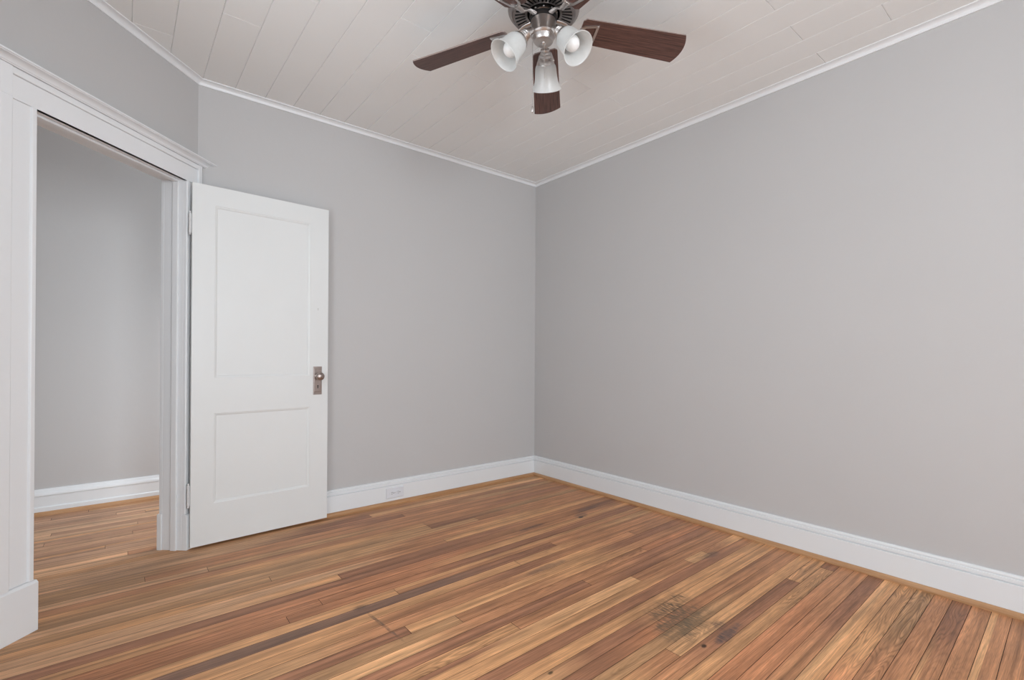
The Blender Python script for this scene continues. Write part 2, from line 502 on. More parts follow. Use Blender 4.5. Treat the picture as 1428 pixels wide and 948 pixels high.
# boards read off the photograph, per strip: (right end x, tone, strength of figure), from the right wall leftward; the lightened tan on the left adds painted window light
FLOOR_ROWS = {
    -8: [(0.1, MID, 0.3), (-1.2, DRK, 0.3)],
    -7: [(0.1, MID, 0.3, PALE, 0.34), (-1.4, MID, 0.2)],
    -6: [(0.1, MID, 0.5), (-1.1, TAN, 0.3)],
    -5: [(0.1, DRK, 0.8), (-0.55, MID, 0.5, TAN, 0.25)],
    -4: [(0.1, MID, 0.6), (-1.0, RED, 0.5)],
    -3: [(0.1, OLV, 1.0), (-0.65, MID, 0.9)],
    -2: [(0.1, TAN, 1.0), (-0.95, RED, 0.5)],
    -1: [(0.1, TAN, 0.1, PALE, 0.5), (-1.6, TAN, 0.2)],
    0: [(0.1, DRK, 0.5), (-0.8, MID, 0.3), (-1.6, DRK, 0.2)],
    1: [(0.1, MID, 0.3), (-0.7, RED, 0.2), (-1.7, TAN, 0.2)],
    2: [(0.1, MID, 0.2), (-0.5, RED, 0.2), (-1.5, DRK, 0.2)],
    3: [(0.1, DRK, 0.6), (-0.13, TAN, 1.0), (-0.75, TAN, 0.2)],
    4: [(0.1, TAN, 1.0), (-0.40, DRK, 0.3), (-1.3, MID, 0.3)],
    5: [(0.1, TAN, 0.1), (-0.95, PALE, 0.8), (-1.36, MID, 0.3), (-1.5, TAN, 0.2)],
    6: [(0.1, MID, 0.2), (-0.8, OLV, 0.5), (-1.4, OLV, 0.6), (-2.2, TAN, 0.2)],
    7: [(0.1, MID, 0.1), (-0.45, MID, 0.3), (-0.95, RED, 0.1), (-1.45, DRK, 0.1)],
    8: [(0.1, TAN, 0.1), (-0.7, TAN, 0.3), (-1.20, DRK, 0.1), (-1.75, PALE, 0.1)],
    9: [(0.1, TAN, 0.1), (-0.9, TAN, 0.2), (-2.1, PALE, 0.1)],
    10: [(0.1, MID, 0.1), (-0.25, DRK, 0.2), (-1.0, DRK, 0.7), (-1.5, DRK, 0.1)],
    11: [(0.1, PALE, 0.2), (-0.21, MID, 0.6), (-0.42, PALE, 0.7), (-0.60, MID, 0.1), (-0.9, TAN, 0.1), (-1.9, TAN, 0.5)],
    12: [(0.1, MID, 0.3), (-0.50, MID, 0.4), (-0.98, PALE, 0.1), (-1.8, TAN, 0.1, DRK, 0.4)],
    13: [(0.1, MID, 0.1), (-0.6, DRK, 0.2), (-1.1, MID, 0.2), (-1.70, TAN, 1.0)],
    14: [(0.1, DRK, 0.1), (-0.85, MID, 0.2), (-1.20, DRK, 0.2), (-2.0, DRK, 0.1)],
    15: [(0.1, RED, 0.1), (-0.65, MID, 0.8), (-1.6, MID, 0.3), (-1.95, PALE, 0.2)],
    16: [(0.1, MID, 0.1), (-0.75, TAN, 0.2), (-1.3, MID, 0.2), (-1.85, OLV, 0.2)],
    17: [(0.1, DRK, 0.3), (-0.85, TAN, 0.1), (-2.05, DRK, 0.1)],
    18: [(0.1, MID, 0.3), (-0.5, MID, 0.1), (-0.8, TAN, 0.2), (-1.38, MID, 0.5), (-2.3, OLV, 0.2)],
    19: [(0.1, MID, 0.1), (-0.62, MID, 0.4), (-1.2, DRK, 0.2), (-1.55, MID, 0.3), (-2.2, TAN, 0.4)],
    20: [(0.1, MID, 0.2), (-0.9, TAN, 0.5), (-1.32, TAN, 0.1), (-2.3, TAN, 0.2)],
    21: [(0.1, OLV, 0.1), (-0.55, MID, 0.2), (-1.0, DRK, 0.5), (-1.57, UMB, 0.05)],
    22: [(0.1, MID, 0.1, TAN, 0.4), (-1.1, MID, 0.1, TAN, 0.5), (-1.95, TAN, 0.1), (-2.6, TAN, 0.1)],
    23: [(0.1, DRK, 0.2), (-1.0, DRK, 0.4), (-1.65, RED, 0.2), (-2.40, RED, 0.4), (-3.1, TAN, 0.3)],
    24: [(0.1, MID, 0.1, TAN, 0.6), (-0.9, TAN, 0.1), (-1.6, RED, 0.8), (-2.25, RED, 0.5)],
    25: [(0.1, MID, 0.2), (-0.62, MID, 0.1), (-1.3, RED, 0.2), (-1.9, RED, 0.3), (-2.7, TAN, 0.1)],
    26: [(0.1, DRK, 0.3), (-0.45, MID, 0.1), (-0.85, MID, 0.4), (-1.25, DRK, 0.2), (-2.0, DRK, 0.4), (-2.6, DRK, 0.1)],
    27: [(0.1, MID, 0.1), (-1.0, DRK, 0.2), (-2.1, TAN, 0.2), (-2.5, LIT_TAN, 0.1)],
    28: [(0.1, TAN, 0.1), (-1.46, MID, 0.1), (-1.9, LIT_TAN, 0.2), (-2.4, LIT_TAN, 0.1)],
    29: [(0.1, MID, 0.1), (-0.6, TAN, 0.1), (-1.2, MID, 0.1), (-2.3, TAN, 0.1)],
    30: [(0.1, MID, 0.1), (-0.8, MID, 0.2), (-1.7, OLV, 0.1), (-2.37, OLV, 0.1)],
    31: [(0.1, MID, 0.1), (-1.1, OLV, 0.1), (-2.5, LIT_TAN, 0.1)],
    32: [(0.1, OLV, 0.1), (-1.0, DRK, 0.2), (-1.42, OLV, 0.1)],
    33: [(0.1, MID, 0.1), (-1.42, TAN, 0.1), (-2.2, TAN, 0.1, TAN, 0.3)],
    34: [(0.1, DRK, 0.2), (-0.9, MID, 0.1), (-1.8, MID, 0.2)],
    35: [(0.1, MID, 0.1), (-1.2, MID, 0.2), (-1.7, OLV, 0.1), (-2.59, LIT_TAN, 0.1)],
    36: [(0.1, MID, 0.1), (-1.5, MID, 0.2), (-2.84, OLV, 0.2)],
    37: [(0.1, OLV, 0.1), (-0.9, MID, 0.1), (-1.45, DRK, 0.3), (-1.75, MID, 0.1), (-2.7, OLV, 0.1)],
    38: [(0.1, MID, 0.1), (-1.6, DRK, 0.1), (-2.2, LIT_TAN, 0.1)],
    39: [(0.1, PALE, 0.05), (-1.15, PALE, 0.1), (-1.63, DRK, 0.1), (-2.1, LIT_TAN, 0.1)],
    40: [(0.1, OLV, 0.1), (-1.2, MID, 0.1), (-1.9, LIT_TAN, 0.1)],
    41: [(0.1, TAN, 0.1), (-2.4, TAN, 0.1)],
    42: [(0.1, MID, 0.1), (-2.0, LIT_TAN, 0.1)],
    43: [(0.1, MID, 0.1), (-2.9, LIT_TAN, 0.1)],
}


JOINTS = {3: (-0.13,), 4: (-0.40,), 5: (-1.36,), 9: (), 10: (-0.60,), 11: (-0.42, -0.60), 12: (-0.98,), 13: (-1.70,), 14: (-1.20,), 15: (-0.65,), 16: (-1.85,),
          17: (-2.05,), 18: (-0.5,), 20: (-1.32,), 21: (-1.0,), 22: (-1.95,), 23: (-2.40,), 24: (-2.25,), 27: (-2.1,), 28: (-1.46,),
          30: (-2.37,), 31: (-1.1,), 32: (-1.42,), 33: (-1.42,), 35: (-2.59,), 36: (-2.84,), 37: (-1.45,), 39: (-1.63,), 43: (-2.9,),
          0: (-1.6,), 2: (-1.5,)}


def build_floor():
    rng = random.Random(11)
    bm = bmesh.new()
    tl = bm.loops.layers.float_color.new('tone')
    rl = bm.loops.layers.float_color.new('rnd')
    x0, x1, y0, y1 = XH0 - 0.1, 0.10, YR - 0.10, YH + 0.10
    k0 = math.floor((y0 - YANCH) / ROW) - 1
    k1 = math.ceil((y1 - YANCH) / ROW) + 2
    g = 0.0009
    for k in range(k0, k1):
        ya, yb = YANCH + k * ROW, YANCH + (k + 1) * ROW
        x0 = XH0 - 0.1 if ya > P2[1] + 0.06 else XL - TH
        segs = []
        x = x1
        while x > x0:
            ln = rng.choice((rng.uniform(0.25, 0.7), rng.uniform(0.6, 1.4), rng.uniform(1.0, 2.2)))
            a = max(x - ln, x0)
            if a - x0 < 0.15:
                a = x0
            base = rng.choice(PALETTE if k < 27 else PALETTE + [LIT_TAN] * 8 + [OLV] * 4 if k < 43 else HALLP)
            seg = [a, x, base, rng.random() ** 1.5]
            if rng.random() < 0.22:
                seg += [rng.choice((PALE, TAN, DRK)), rng.uniform(0.2, 0.5)]
            segs.append(seg)
            x = a
        if k in FLOOR_ROWS:
            ends = FLOOR_ROWS[k]
            segs = [[ends[i + 1][0] if i + 1 < len(ends) else x0, e_[0], *e_[1:]] for i, e_ in enumerate(ends)]
        # boards: neighbouring entries without a butt joint are one board whose tone drifts along its length
        boards = []
        for sg in segs:
            if boards and k in FLOOR_ROWS and not any(abs(sg[1] - j_) < 0.02 for j_ in JOINTS.get(k, ())):
                boards[-1].append(sg)
            else:
                boards.append([sg])
        for bd in boards:
            j = rng.uniform(0.94, 1.07)
            r1, r3 = rng.random(), rng.random()
            stops = []                          # (x, tone, edge tone, figure), right to left
            frac = max([sg[5] for sg in bd if len(sg) > 4] or [0])
            for i, sg in enumerate(bd):
                w = min(0.16, (sg[1] - sg[0]) * 0.4)
                et = sg[4] if len(sg) > 4 else sg[2]
                stops.append((sg[1] - (g if i == 0 else w), sg[2], et, sg[3]))
                stops.append((sg[0] + (g if i == len(bd) - 1 else w), sg[2], et, sg[3]))
            bands = [(ya + g, yb - g, 1)]
            if frac:
                ym = yb - (yb - ya) * frac
                bands = [(ya + g, ym, 1), (ym, yb - g, 2)]
            for c, d, ti in bands:
                for p, q in zip(stops[:-1], stops[1:]):
                    pts = ((q[0], c, q), (p[0], c, p), (p[0], d, p), (q[0], d, q))
                    f = bm.faces.new([bm.verts.new((x_, y_ + SLOPE * x_, 0)) for x_, y_, _ in pts])
                    for lp, (_, _, st) in zip(f.loops, pts):
                        lp[tl] = (*[v * j * 1.09 for v in st[ti]], 1.0)
                        lp[rl] = (r1, st[3], r3, 1.0)
    x0 = XH0 - 0.1
    L_PLAN = [(XL - TH, y0), (x1, y0), (x1, y1), (x0, y1), (x0, P2[1] - TH), (XL - TH, P2[1] - TH)]
    f = bm.faces.new([bm.verts.new((x_, y_, -0.0025)) for x_, y_ in L_PLAN])
    f.material_index = 1
    quad_prism(bm, [Vector((x_, y_, -0.06)) for x_, y_ in L_PLAN], [Vector((x_, y_, -0.004)) for x_, y_ in L_PLAN], 1)
    o = finish('floor', bm, [floor_material(), mat('dark_board_gap', (0.035, 0.022, 0.016), 0.8)])
    tag(o, 'worn oak strip floor of mixed brown boards', 'floor', kind='structure')


build_floor()


# ------------------------------------------------------------------ ceiling: painted planks running toward the far wall
def build_ceiling():
    rng = random.Random(5)
    bm = bmesh.new()
    PW, XA = 0.161, -2.099
    x0, x1, y0, y1 = XL - 0.08, 0.08, YR - 0.08, 0.08
    known = {-5: [-0.38], -3: [-0.74], -2: [-1.09], -1: [-0.05], 2: [-1.03], 4: [-1.08], 6: [-1.39], 8: [-2.403],
             10: [-2.403], 11: [-2.727], 12: [-2.408]}
    k0, k1 = math.floor((x0 - XA) / PW), math.ceil((x1 - XA) / PW)
    g, zt = 0.0022, ZC + 0.0042
    for k in range(k0, k1):
        a, b = max(XA + k * PW, x0), min(XA + (k + 1) * PW, x1)
        if b - a < 0.01:
            continue
        cuts = [y1]
        if k in known:
            cuts += known[k]
            y = cuts[-1] - 1.9
        else:
            y = y1 - rng.uniform(1.2, 2.2)
        while y > y0 + 0.2:
            cuts.append(y)
            y -= rng.uniform(1.6, 2.2)
        cuts.append(y0)
        for c, d in zip(cuts[:-1], cuts[1:]):
            lo = [bm.verts.new(p) for p in ((a + g, d + g, ZC), (b - g, d + g, ZC), (b - g, c - g, ZC), (a + g, c - g, ZC))]
            hi = [bm.verts.new(p) for p in ((a, d, zt), (b, d, zt), (b, c, zt), (a, c, zt))]
            bm.faces.new(lo[::-1])
            for i in range(4):
                bm.faces.new((lo[i], lo[(i + 1) % 4], hi[(i + 1) % 4], hi[i]))
    L_PLAN = [(XL - TH, YR - TH), (0.1, YR - TH), (0.1, YH + 0.1), (XH0 - 0.1, YH + 0.1), (XH0 - 0.1, P2[1] - TH), (XL - TH, P2[1] - TH)]
    quad_prism(bm, [Vector((x_, y_, ZC + 0.0045)) for x_, y_ in L_PLAN], [Vector((x_, y_, ZC + 0.1)) for x_, y_ in L_PLAN])
    o = finish('ceiling', bm, M_CEIL)
    tag(o, 'white painted plank ceiling', 'ceiling', kind='structure')


build_ceiling()


# ------------------------------------------------------------------ crown, baseboards, shoe
def arc(cx, cz, r, a0, a1, n=6):
    return [(cx + r * math.cos(math.radians(a0 + (a1 - a0) * i / n)), cz + r * math.sin(math.radians(a0 + (a1 - a0) * i / n))) for i in range(n + 1)]


ZB = 2.6545
CROWN = [(0.0, ZC), (0.0, ZB), (0.0065, ZB), (0.0075, ZB + 0.005)] + \
        [(0.0085 + 0.022 * (1 - math.cos(a)), ZB + 0.006 + 0.016 * math.sin(a)) for a in [i * PI / 12 for i in range(0, 7)]] + \
        [(0.034, ZC - 0.0052), (0.040, ZC - 0.0045), (0.0406, ZC)]
BASE = [(0.0, 0.002), (0.020, 0.002), (0.020, 0.1335), (0.0185, 0.1350), (0.0095, 0.1356), (0.0095, 0.1385), (0.0160, 0.1400),
        (0.0165, 0.150), (0.0155, 0.156), (0.0105, 0.1572), (0.0105, 0.1595), (0.0135, 0.1620), (0.0135, 0.166), (0.0115, 0.1715), (0.008, 0.174), (0.0, 0.174)]
SHOE = [(0.0201, 0.0), (0.0385, 0.0)] + [(0.0201 + 0.0184 * math.cos(a), 0.004 + 0.0203 * math.sin(a)) for a in [i * PI / 14 for i in range(0, 8)]]
HBASE = [(0.0, 0.002), (0.024, 0.002), (0.024, 0.050), (0.0215, 0.054), (0.016, 0.0555), (0.016, 0.124), (0.014, 0.1255), (0.014, 0.127),
         (0.020, 0.130), (0.020, 0.143), (0.017, 0.150), (0.0125, 0.156), (0.011, 0.168), (0.008, 0.173), (0.0, 0.173)]
HSHOE = [(t + 0.004, z) for t, z in SHOE]


def run(name, F, s0, s1, prof, m0, m1, m, label, cat):
    bm = bmesh.new()
    profile_run(bm, F, s0, s1, prof, m0, m1)
    o = finish(name, bm, m, smooth=math.radians(28))
    return tag(o, label, cat, kind='structure')


e = 0.0008
run('trim_1', F_BACK, 0, L_BACK, CROWN, 1.0, M_BD, M_TRIM, 'narrow white ceiling moulding along the back wall', 'moulding')
run('trim_2', F_RIGHT, 0, L_RIGHT, CROWN, 1.0, 1.0, M_TRIM, 'narrow white ceiling moulding along the right wall', 'moulding')
run('trim_3', F_DIAG, 0, L_DIAG, CROWN, M_BD, M_DL, M_TRIM, 'narrow white ceiling moulding above the doorway', 'moulding')
run('trim_4', F_LEFT, 0, L_LEFT, CROWN, M_DL, 1.0, M_TRIM, 'white ceiling moulding along the left wall, out of view', 'moulding')
run('trim_5', F_REAR, 0, L_REAR, CROWN, 1.0, 1.0, M_TRIM, 'white ceiling moulding along the wall behind the camera', 'moulding')
run('baseboard_back', F_BACK, 0, L_BACK - 0.035, BASE, 1.0, 0, M_BASE, 'white baseboard with the outlet along the back wall', 'baseboard')
run('baseboard_right', F_RIGHT, 0, L_RIGHT, BASE, 1.0, 1.0, M_BASE, 'tall white baseboard along the right wall', 'baseboard')
run('baseboard_left', F_LEFT, 0.03, L_LEFT, BASE, 0, 1.0, M_BASE, 'white baseboard on the left wall at the photo edge', 'baseboard')
run('baseboard_rear', F_REAR, 0, L_REAR, BASE, 1.0, 1.0, M_BASE, 'white baseboard under the windows behind the camera', 'baseboard')
run('baseboard_hall', F_HALL, 0, XH1 - XH0, HBASE, 1.0, 1.0, M_BASE, 'stepped white baseboard in the hallway beyond the doorway', 'baseboard')
run('trim_6', F_BACK, 0, L_BACK - 0.06, SHOE, 1.0, 0, M_SHOE, 'orange brown wooden shoe strip along the back wall', 'shoe moulding')
run('trim_7', F_RIGHT, 0, L_RIGHT, SHOE, 1.0, 1.0, M_SHOE_R, 'orange brown wooden shoe strip along the right wall', 'shoe moulding')
run('trim_8', F_HALL, 0, XH1 - XH0, HSHOE, 1.0, 1.0, M_SHOE, 'wooden shoe strip along the hallway wall', 'shoe moulding')

# ------------------------------------------------------------------ doorway frame
frame = empty('trim_9', F_DIAG(0.49, 0, 0), TD)
tag(frame, 'white moulded door frame with cornice around the open doorway', 'door frame', kind='structure')
bpy.context.view_layer.update()
FINV = frame.matrix_world.inverted()


def fpart(name, bm, bevel=0.0015, smooth=False, m=None):
    bm.transform(FINV)
    return finish(name, bm, m or M_TRIM, frame, smooth=smooth, bevel=bevel)


SE = L_DIAG - 0.003
for side in (0, 1):
    bm = bmesh.new()
    if side == 0:   # left casing in the photo
        prof = [(OP_S1, 0.0005), (OP_S1, 0.017), (OP_S1 + 0.003, 0.020), (0.8985, 0.020), (0.9005, 0.0185), (0.903, 0.0125), (0.9735, 0.0125),
                (0.9755, 0.0265), (0.978, 0.028), (SE - 0.002, 0.028), (SE, 0.026), (SE, 0.0005)]
    else:
        prof = [(OP_S0, 0.0005), (OP_S0, 0.017), (OP_S0 - 0.003, 0.020), (0.0867, 0.020), (0.0847, 0.0185), (0.082, 0.0125), (0.0265, 0.0125),
                (0.0245, 0.0265), (0.022, 0.028), (0.002, 0.028), (0.0, 0.026), (0.0, 0.0005)]
    profile_rise(bm, F_DIAG, 0.2, 2.0625, prof)
    fpart('casing_board', bm, 0)
    bm = bmesh.new()
    a, b = (OP_S1 - 0.008, SE) if side == 0 else (OP_S0, 0.0)
    profile_rise(bm, F_DIAG, 0.0, 0.190, [(a, 0.0005), (a, 0.030), (b, 0.030), (b, 0.0005)])
    quad_prism(bm, [F_DIAG(s, t, 0.190) for s, t in ((a, 0.0005), (a, 0.030), (b, 0.030), (b, 0.0005))],
               [F_DIAG(s, t, 0.199) for s, t in ((a, 0.0005), (a, 0.0215), (b, 0.0215), (b, 0.0005))])
    bmesh.ops.remove_doubles(bm, verts=bm.verts, dist=1e-5)
    fpart('plinth_block', bm, 0.002)
    # outer band rising beside the head
    bm = bmesh.new()
    a, b = (0.9755, SE) if side == 0 else (0.0, 0.0245)
    fbox(bm, F_DIAG, a, b, 0.0005, 0.028, 2.0625, 2.179)
    fpart('head_end_band', bm, 0.002)
bm = bmesh.new()
fbox(bm, F_DIAG, 0.0245, 0.9755, 0.0005, 0.018, 2.0628, 2.152)
fbox(bm, F_DIAG, OP_S0, OP_S1, 0.0005, 0.020, OP_Z - 0.0005, 2.0628)
fpart('head_board', bm, 0.002)
bm = bmesh.new()
profile_run(bm, F_DIAG, 0.0246, 0.9754, [(0.0005, 2.1525), (0.024, 2.1525), (0.026, 2.155), (0.026, 2.176), (0.024, 2.1785), (0.0005, 2.1785)])
fpart('head_band', bm, 0)
bm = bmesh.new()
CORN = [(0.0005, 2.1795), (0.031, 2.1795), (0.033, 2.183)] + [(0.036 + 0.027 * (1 - math.cos(a)), 2.184 + 0.017 * math.sin(a)) for a in [i * PI / 12 for i in range(7)]] + \
       [(0.064, 2.2035), (0.069, 2.2045), (0.070, 2.2095), (0.068, 2.2115), (0.0005, 2.2125)]
profile_run(bm, F_DIAG, 0.0, SE, CORN, -0.93, -1.0)
fpart('cornice', bm, 0, smooth=math.radians(25))
# jamb lining, stops, hall side casing
J = 0.018
bm = bmesh.new()
fbox(bm, F_DIAG, OP_S0 - J, OP_S0, -TH - 0.0005, 0.0, 0, OP_Z + J)
fpart('side_jamb', bm)
bm = bmesh.new()
fbox(bm, F_DIAG, OP_S1, OP_S1 + J, -TH - 0.0005, 0.0, 0, OP_Z + J)
fpart('side_jamb', bm)
bm = bmesh.new()
fbox(bm, F_DIAG, OP_S0, OP_S1, -TH - 0.0005, 0.0, OP_Z, OP_Z + J)
fpart('head_jamb', bm)
for a, b in ((OP_S0, OP_S0 + 0.011), (OP_S1 - 0.011, OP_S1)):
    bm = bmesh.new()
    fbox(bm, F_DIAG, a, b, -0.060, -0.026, 0.0, OP_Z - 0.011)
    fpart('door_stop', bm, 0.003)
bm = bmesh.new()
fbox(bm, F_DIAG, OP_S0, OP_S1, -0.060, -0.026, OP_Z - 0.011, OP_Z)
fpart('door_stop', bm, 0.003)
for a, b, pb in ((0.0, OP_S0, OP_S0 + 0.007), (SE, OP_S1, OP_S1 - 0.007)):
    bm = bmesh.new()
    fbox(bm, F_DIAG, min(a, b), max(a, b), -TH - 0.019, -TH - 0.001, 0.2, 2.16)
    fpart('hall_casing_board', bm, 0.002)
    bm = bmesh.new()
    fbox(bm, F_DIAG, min(a, pb), max(a, pb), -TH - 0.026, -TH - 0.001, 0.0, 0.2)
    fpart('hall_plinth_block', bm, 0.002)
bm = bmesh.new()
fbox(bm, F_DIAG, OP_S0, OP_S1, -TH - 0.019, -TH - 0.001, OP_Z, 2.16)
fpart('hall_head_board', bm, 0.002)

# ------------------------------------------------------------------ the open door
DA, DW, DZ0, DZ1, DT = 0.06077, 0.7525, 0.017, 2.0522, 0.030
door = empty('door_1', (-2.6353, -0.1174, 0.0), DA)
tag(door, 'white two-panel door standing open against the back wall', 'door', kind='structure')


def door_leaf():
    bm = bmesh.new()
    us = [0.0, 0.1095, 0.636, DW]
    zs = [DZ0, 0.244, 0.7565, 0.961, 1.943, DZ1]
    holes = {(1, 1), (1, 3)}
    for sgn, y in ((1, 0.0), (-1, DT)):
        for i in range(3):
            for j in range(5):
                a, b, c, d = us[i], us[i + 1], zs[j], zs[j + 1]
                if (i, j) not in holes:
                    bm.faces.new([bm.verts.new((x, y, z)) for x, z in ((a, c), (b, c), (b, d), (a, d))])
                    continue
                prev = None
                for ins, dep in ((0, 0), (0.0015, 0.0022), (0.006, 0.0030), (0.0115, 0.0062), (0.0125, 0.0085), (0.0160, 0.0085)):
                    ring = [bm.verts.new((x, y + sgn * dep, z)) for x, z in ((a + ins, c + ins), (b - ins, c + ins), (b - ins, d - ins), (a + ins, d - ins))]
                    if prev:
                        for q in range(4):
                            bm.faces.new((prev[q], prev[(q + 1) % 4], ring[(q + 1) % 4], ring[q]))
                    prev = ring
                bm.faces.new(prev)
    for (x0, z0), (x1, z1) in (((0, DZ0), (DW, DZ0)), ((DW, DZ0), (DW, DZ1)), ((DW, DZ1), (0, DZ1)), ((0, DZ1), (0, DZ0))):
        bm.faces.new([bm.verts.new(p) for p in ((x0, 0, z0), (x1, 0, z1), (x1, DT, z1), (x0, DT, z0))])
    bmesh.ops.remove_doubles(bm, verts=bm.verts, dist=1e-5)
    return finish('door_leaf', bm, M_DOOR, door)


door_leaf()
# escutcheon plate with keyhole, knob
UK = 0.686
bm = bmesh.new()
quad_prism(bm, [Vector((UK + x, -0.0005, z)) for x, z in ((-0.028, 0.835), (0.028, 0.835), (0.028, 1.018), (-0.028, 1.018))],
           [Vector((UK + x, -0.0045, z)) for x, z in ((-0.026, 0.837), (0.026, 0.837), (0.026, 1.016), (-0.026, 1.016))])
quad_prism(bm, [Vector((UK + x, -0.0045, z)) for x, z in ((-0.023, 0.851), (0.023, 0.851), (0.023, 1.002), (-0.023, 1.002))],
           [Vector((UK + x, -0.0065, z)) for x, z in ((-0.020, 0.854), (0.020, 0.854), (0.020, 0.999), (-0.020, 0.999))])
plate = finish('lock_plate', bm, M_BRASS, door, bevel=0.0012)
bm = bmesh.new()
lathe(bm, [(0, -0.0004), (0.0042, -0.0004), (0.0042, 0.0006), (0, 0.0006)], 16, Matrix.Translation((UK, -0.0068, 0.892)) @ Matrix.Rotation(PI / 2, 4, 'X'))
quad_prism(bm, [Vector((UK + x, -0.0064, z)) for x, z in ((-0.0025, 0.876), (0.0025, 0.876), (0.002, 0.892), (-0.002, 0.892))],
           [Vector((UK + x, -0.0072, z)) for x, z in ((-0.0025, 0.876), (0.0025, 0.876), (0.002, 0.892), (-0.002, 0.892))])
tag(finish('keyhole', bm, M_KEYHOLE, plate), 'dark keyhole')
bm = bmesh.new()
lathe(bm, [(0, 0), (0.019, 0), (0.0185, 0.003), (0.012, 0.006), (0.0085, 0.010), (0.008, 0.022), (0.011, 0.026), (0.019, 0.029), (0.0245, 0.034),
           (0.0265, 0.041), (0.0255, 0.048), (0.021, 0.0535), (0.016, 0.0555), (0.0155, 0.0545), (0.010, 0.0568), (0, 0.0578)], 36,
      Matrix.Translation((UK, -0.0066, 0.955)) @ Matrix.Rotation(PI / 2, 4, 'X'))
finish('door_knob', bm, M_BRASS, door, smooth=math.radians(50))
bm = bmesh.new()
for z in (1.388, 1.396):
    lathe(bm, [(0, 0), (0.002, 0), (0.002, 0.0008), (0, 0.0008)], 10, Matrix.Translation((UK + 0.001, -0.0001, z)) @ Matrix.Rotation(PI / 2, 4, 'X'))
tag(finish('screw_hole', bm, mat('old_screw_hole', (0.30, 0.27, 0.24), 0.7), door), 'two small filled screw holes above the knob')
for z0, z1 in ((1.770, 1.882), (0.247, 0.364)):
    bm = bmesh.new()
    hx, hy = -0.0085, 0.0140
    prof = [(0.0, z0 - 0.011), (0.004, z0 - 0.010), (0.0062, z0 - 0.005), (0.004, z0 - 0.001)]
    n = 5
    for i in range(n):
        a, b = z0 + (z1 - z0) * i / n, z0 + (z1 - z0) * (i + 1) / n
        prof += [(0.0050, a + 0.0004), (0.0064, a + 0.002), (0.0064, b - 0.002), (0.0050, b - 0.0004)]
    prof += [(0.004, z1 + 0.001), (0.0062, z1 + 0.005), (0.004, z1 + 0.010), (0.0, z1 + 0.011)]
    lathe(bm, prof, 16, Matrix.Translation((hx, hy, 0)))
    lbox(bm, hx + 0.003, -0.0004, hy - 0.0015, hy + 0.0010, z0 + 0.001, z1 - 0.001)
    tag(finish('hinge', bm, M_HINGE, door, smooth=math.radians(40)), 'paint covered hinge')

# ------------------------------------------------------------------ windows that light the room (behind the camera; the left and hall ones are added for light)
def window(name, F, s0, s1, label, WZ0=WZ0, WZ1=WZ1):
    w = empty(name, F((s0 + s1) / 2, 0, WZ0))
    tag(w, label, 'window', kind='structure')
    bpy.context.view_layer.update()
    inv = w.matrix_world.inverted()

    def part(nm, bm, m, bevel=0.0015):
        bm.transform(inv)
        return finish(nm, bm, m, w, bevel=bevel)
    for a, b in ((s0 - 0.09, s0), (s1, s1 + 0.09)):
        bm = bmesh.new(); fbox(bm, F, a, b, 0.0005, 0.02, WZ0, WZ1); part('side_casing', bm, M_TRIM)
    bm = bmesh.new(); fbox(bm, F, s0 - 0.10, s1 + 0.10, 0.0005, 0.022, WZ1, WZ1 + 0.10); part('head_casing', bm, M_TRIM)
    bm = bmesh.new(); fbox(bm, F, s0 - 0.11, s1 + 0.11, 0.0005, 0.05, WZ0 - 0.025, WZ0); part('sill', bm, M_TRIM)
    bm = bmesh.new(); fbox(bm, F, s0 - 0.09, s1 + 0.09, 0.0005, 0.018, WZ0 - 0.12, WZ0 - 0.026); part('apron', bm, M_TRIM)
    zm = (WZ0 + WZ1) / 2
    for a, b, t in ((WZ0, zm + 0.02, -0.055), (zm - 0.02, WZ1, -0.09)):
        bm = bmesh.new()
        for c, d in ((s0, s0 + 0.04), (s1 - 0.04, s1)):
            fbox(bm, F, c, d, t, t + 0.033, a, b)
        for c, d in ((a, a + 0.04), (b - 0.04, b)):
            fbox(bm, F, s0 + 0.04, s1 - 0.04, t, t + 0.033, c, d)
        sash = part('sash', bm, M_TRIM, 0)
        bm = bmesh.new(); fbox(bm, F, s0 + 0.04, s1 - 0.04, t + 0.014, t + 0.018, a + 0.04, b - 0.04)
        bm.transform(inv)
        finish('pane', bm, M_GLASS, sash)


window('window_1', F_REAR, -1.35 - XL, -0.35 - XL, 'white sash window behind the camera, nearest the right wall')
window('window_2', F_REAR, -2.85 - XL, -1.85 - XL, 'white sash window behind the camera, nearest the left wall')
window('added_window_left', F_LEFT, P2[1] + 1.45, P2[1] + 2.45, 'unseen white sash window added in the left wall to light the far corner')  # unseen window, added to even out the room's light
window('added_window_hall', F_HEND, 0.18, 0.98, 'unseen low white sash window added at the hallway end for light', 0.25, 1.65)  # unseen window, added and set low to light the hallway

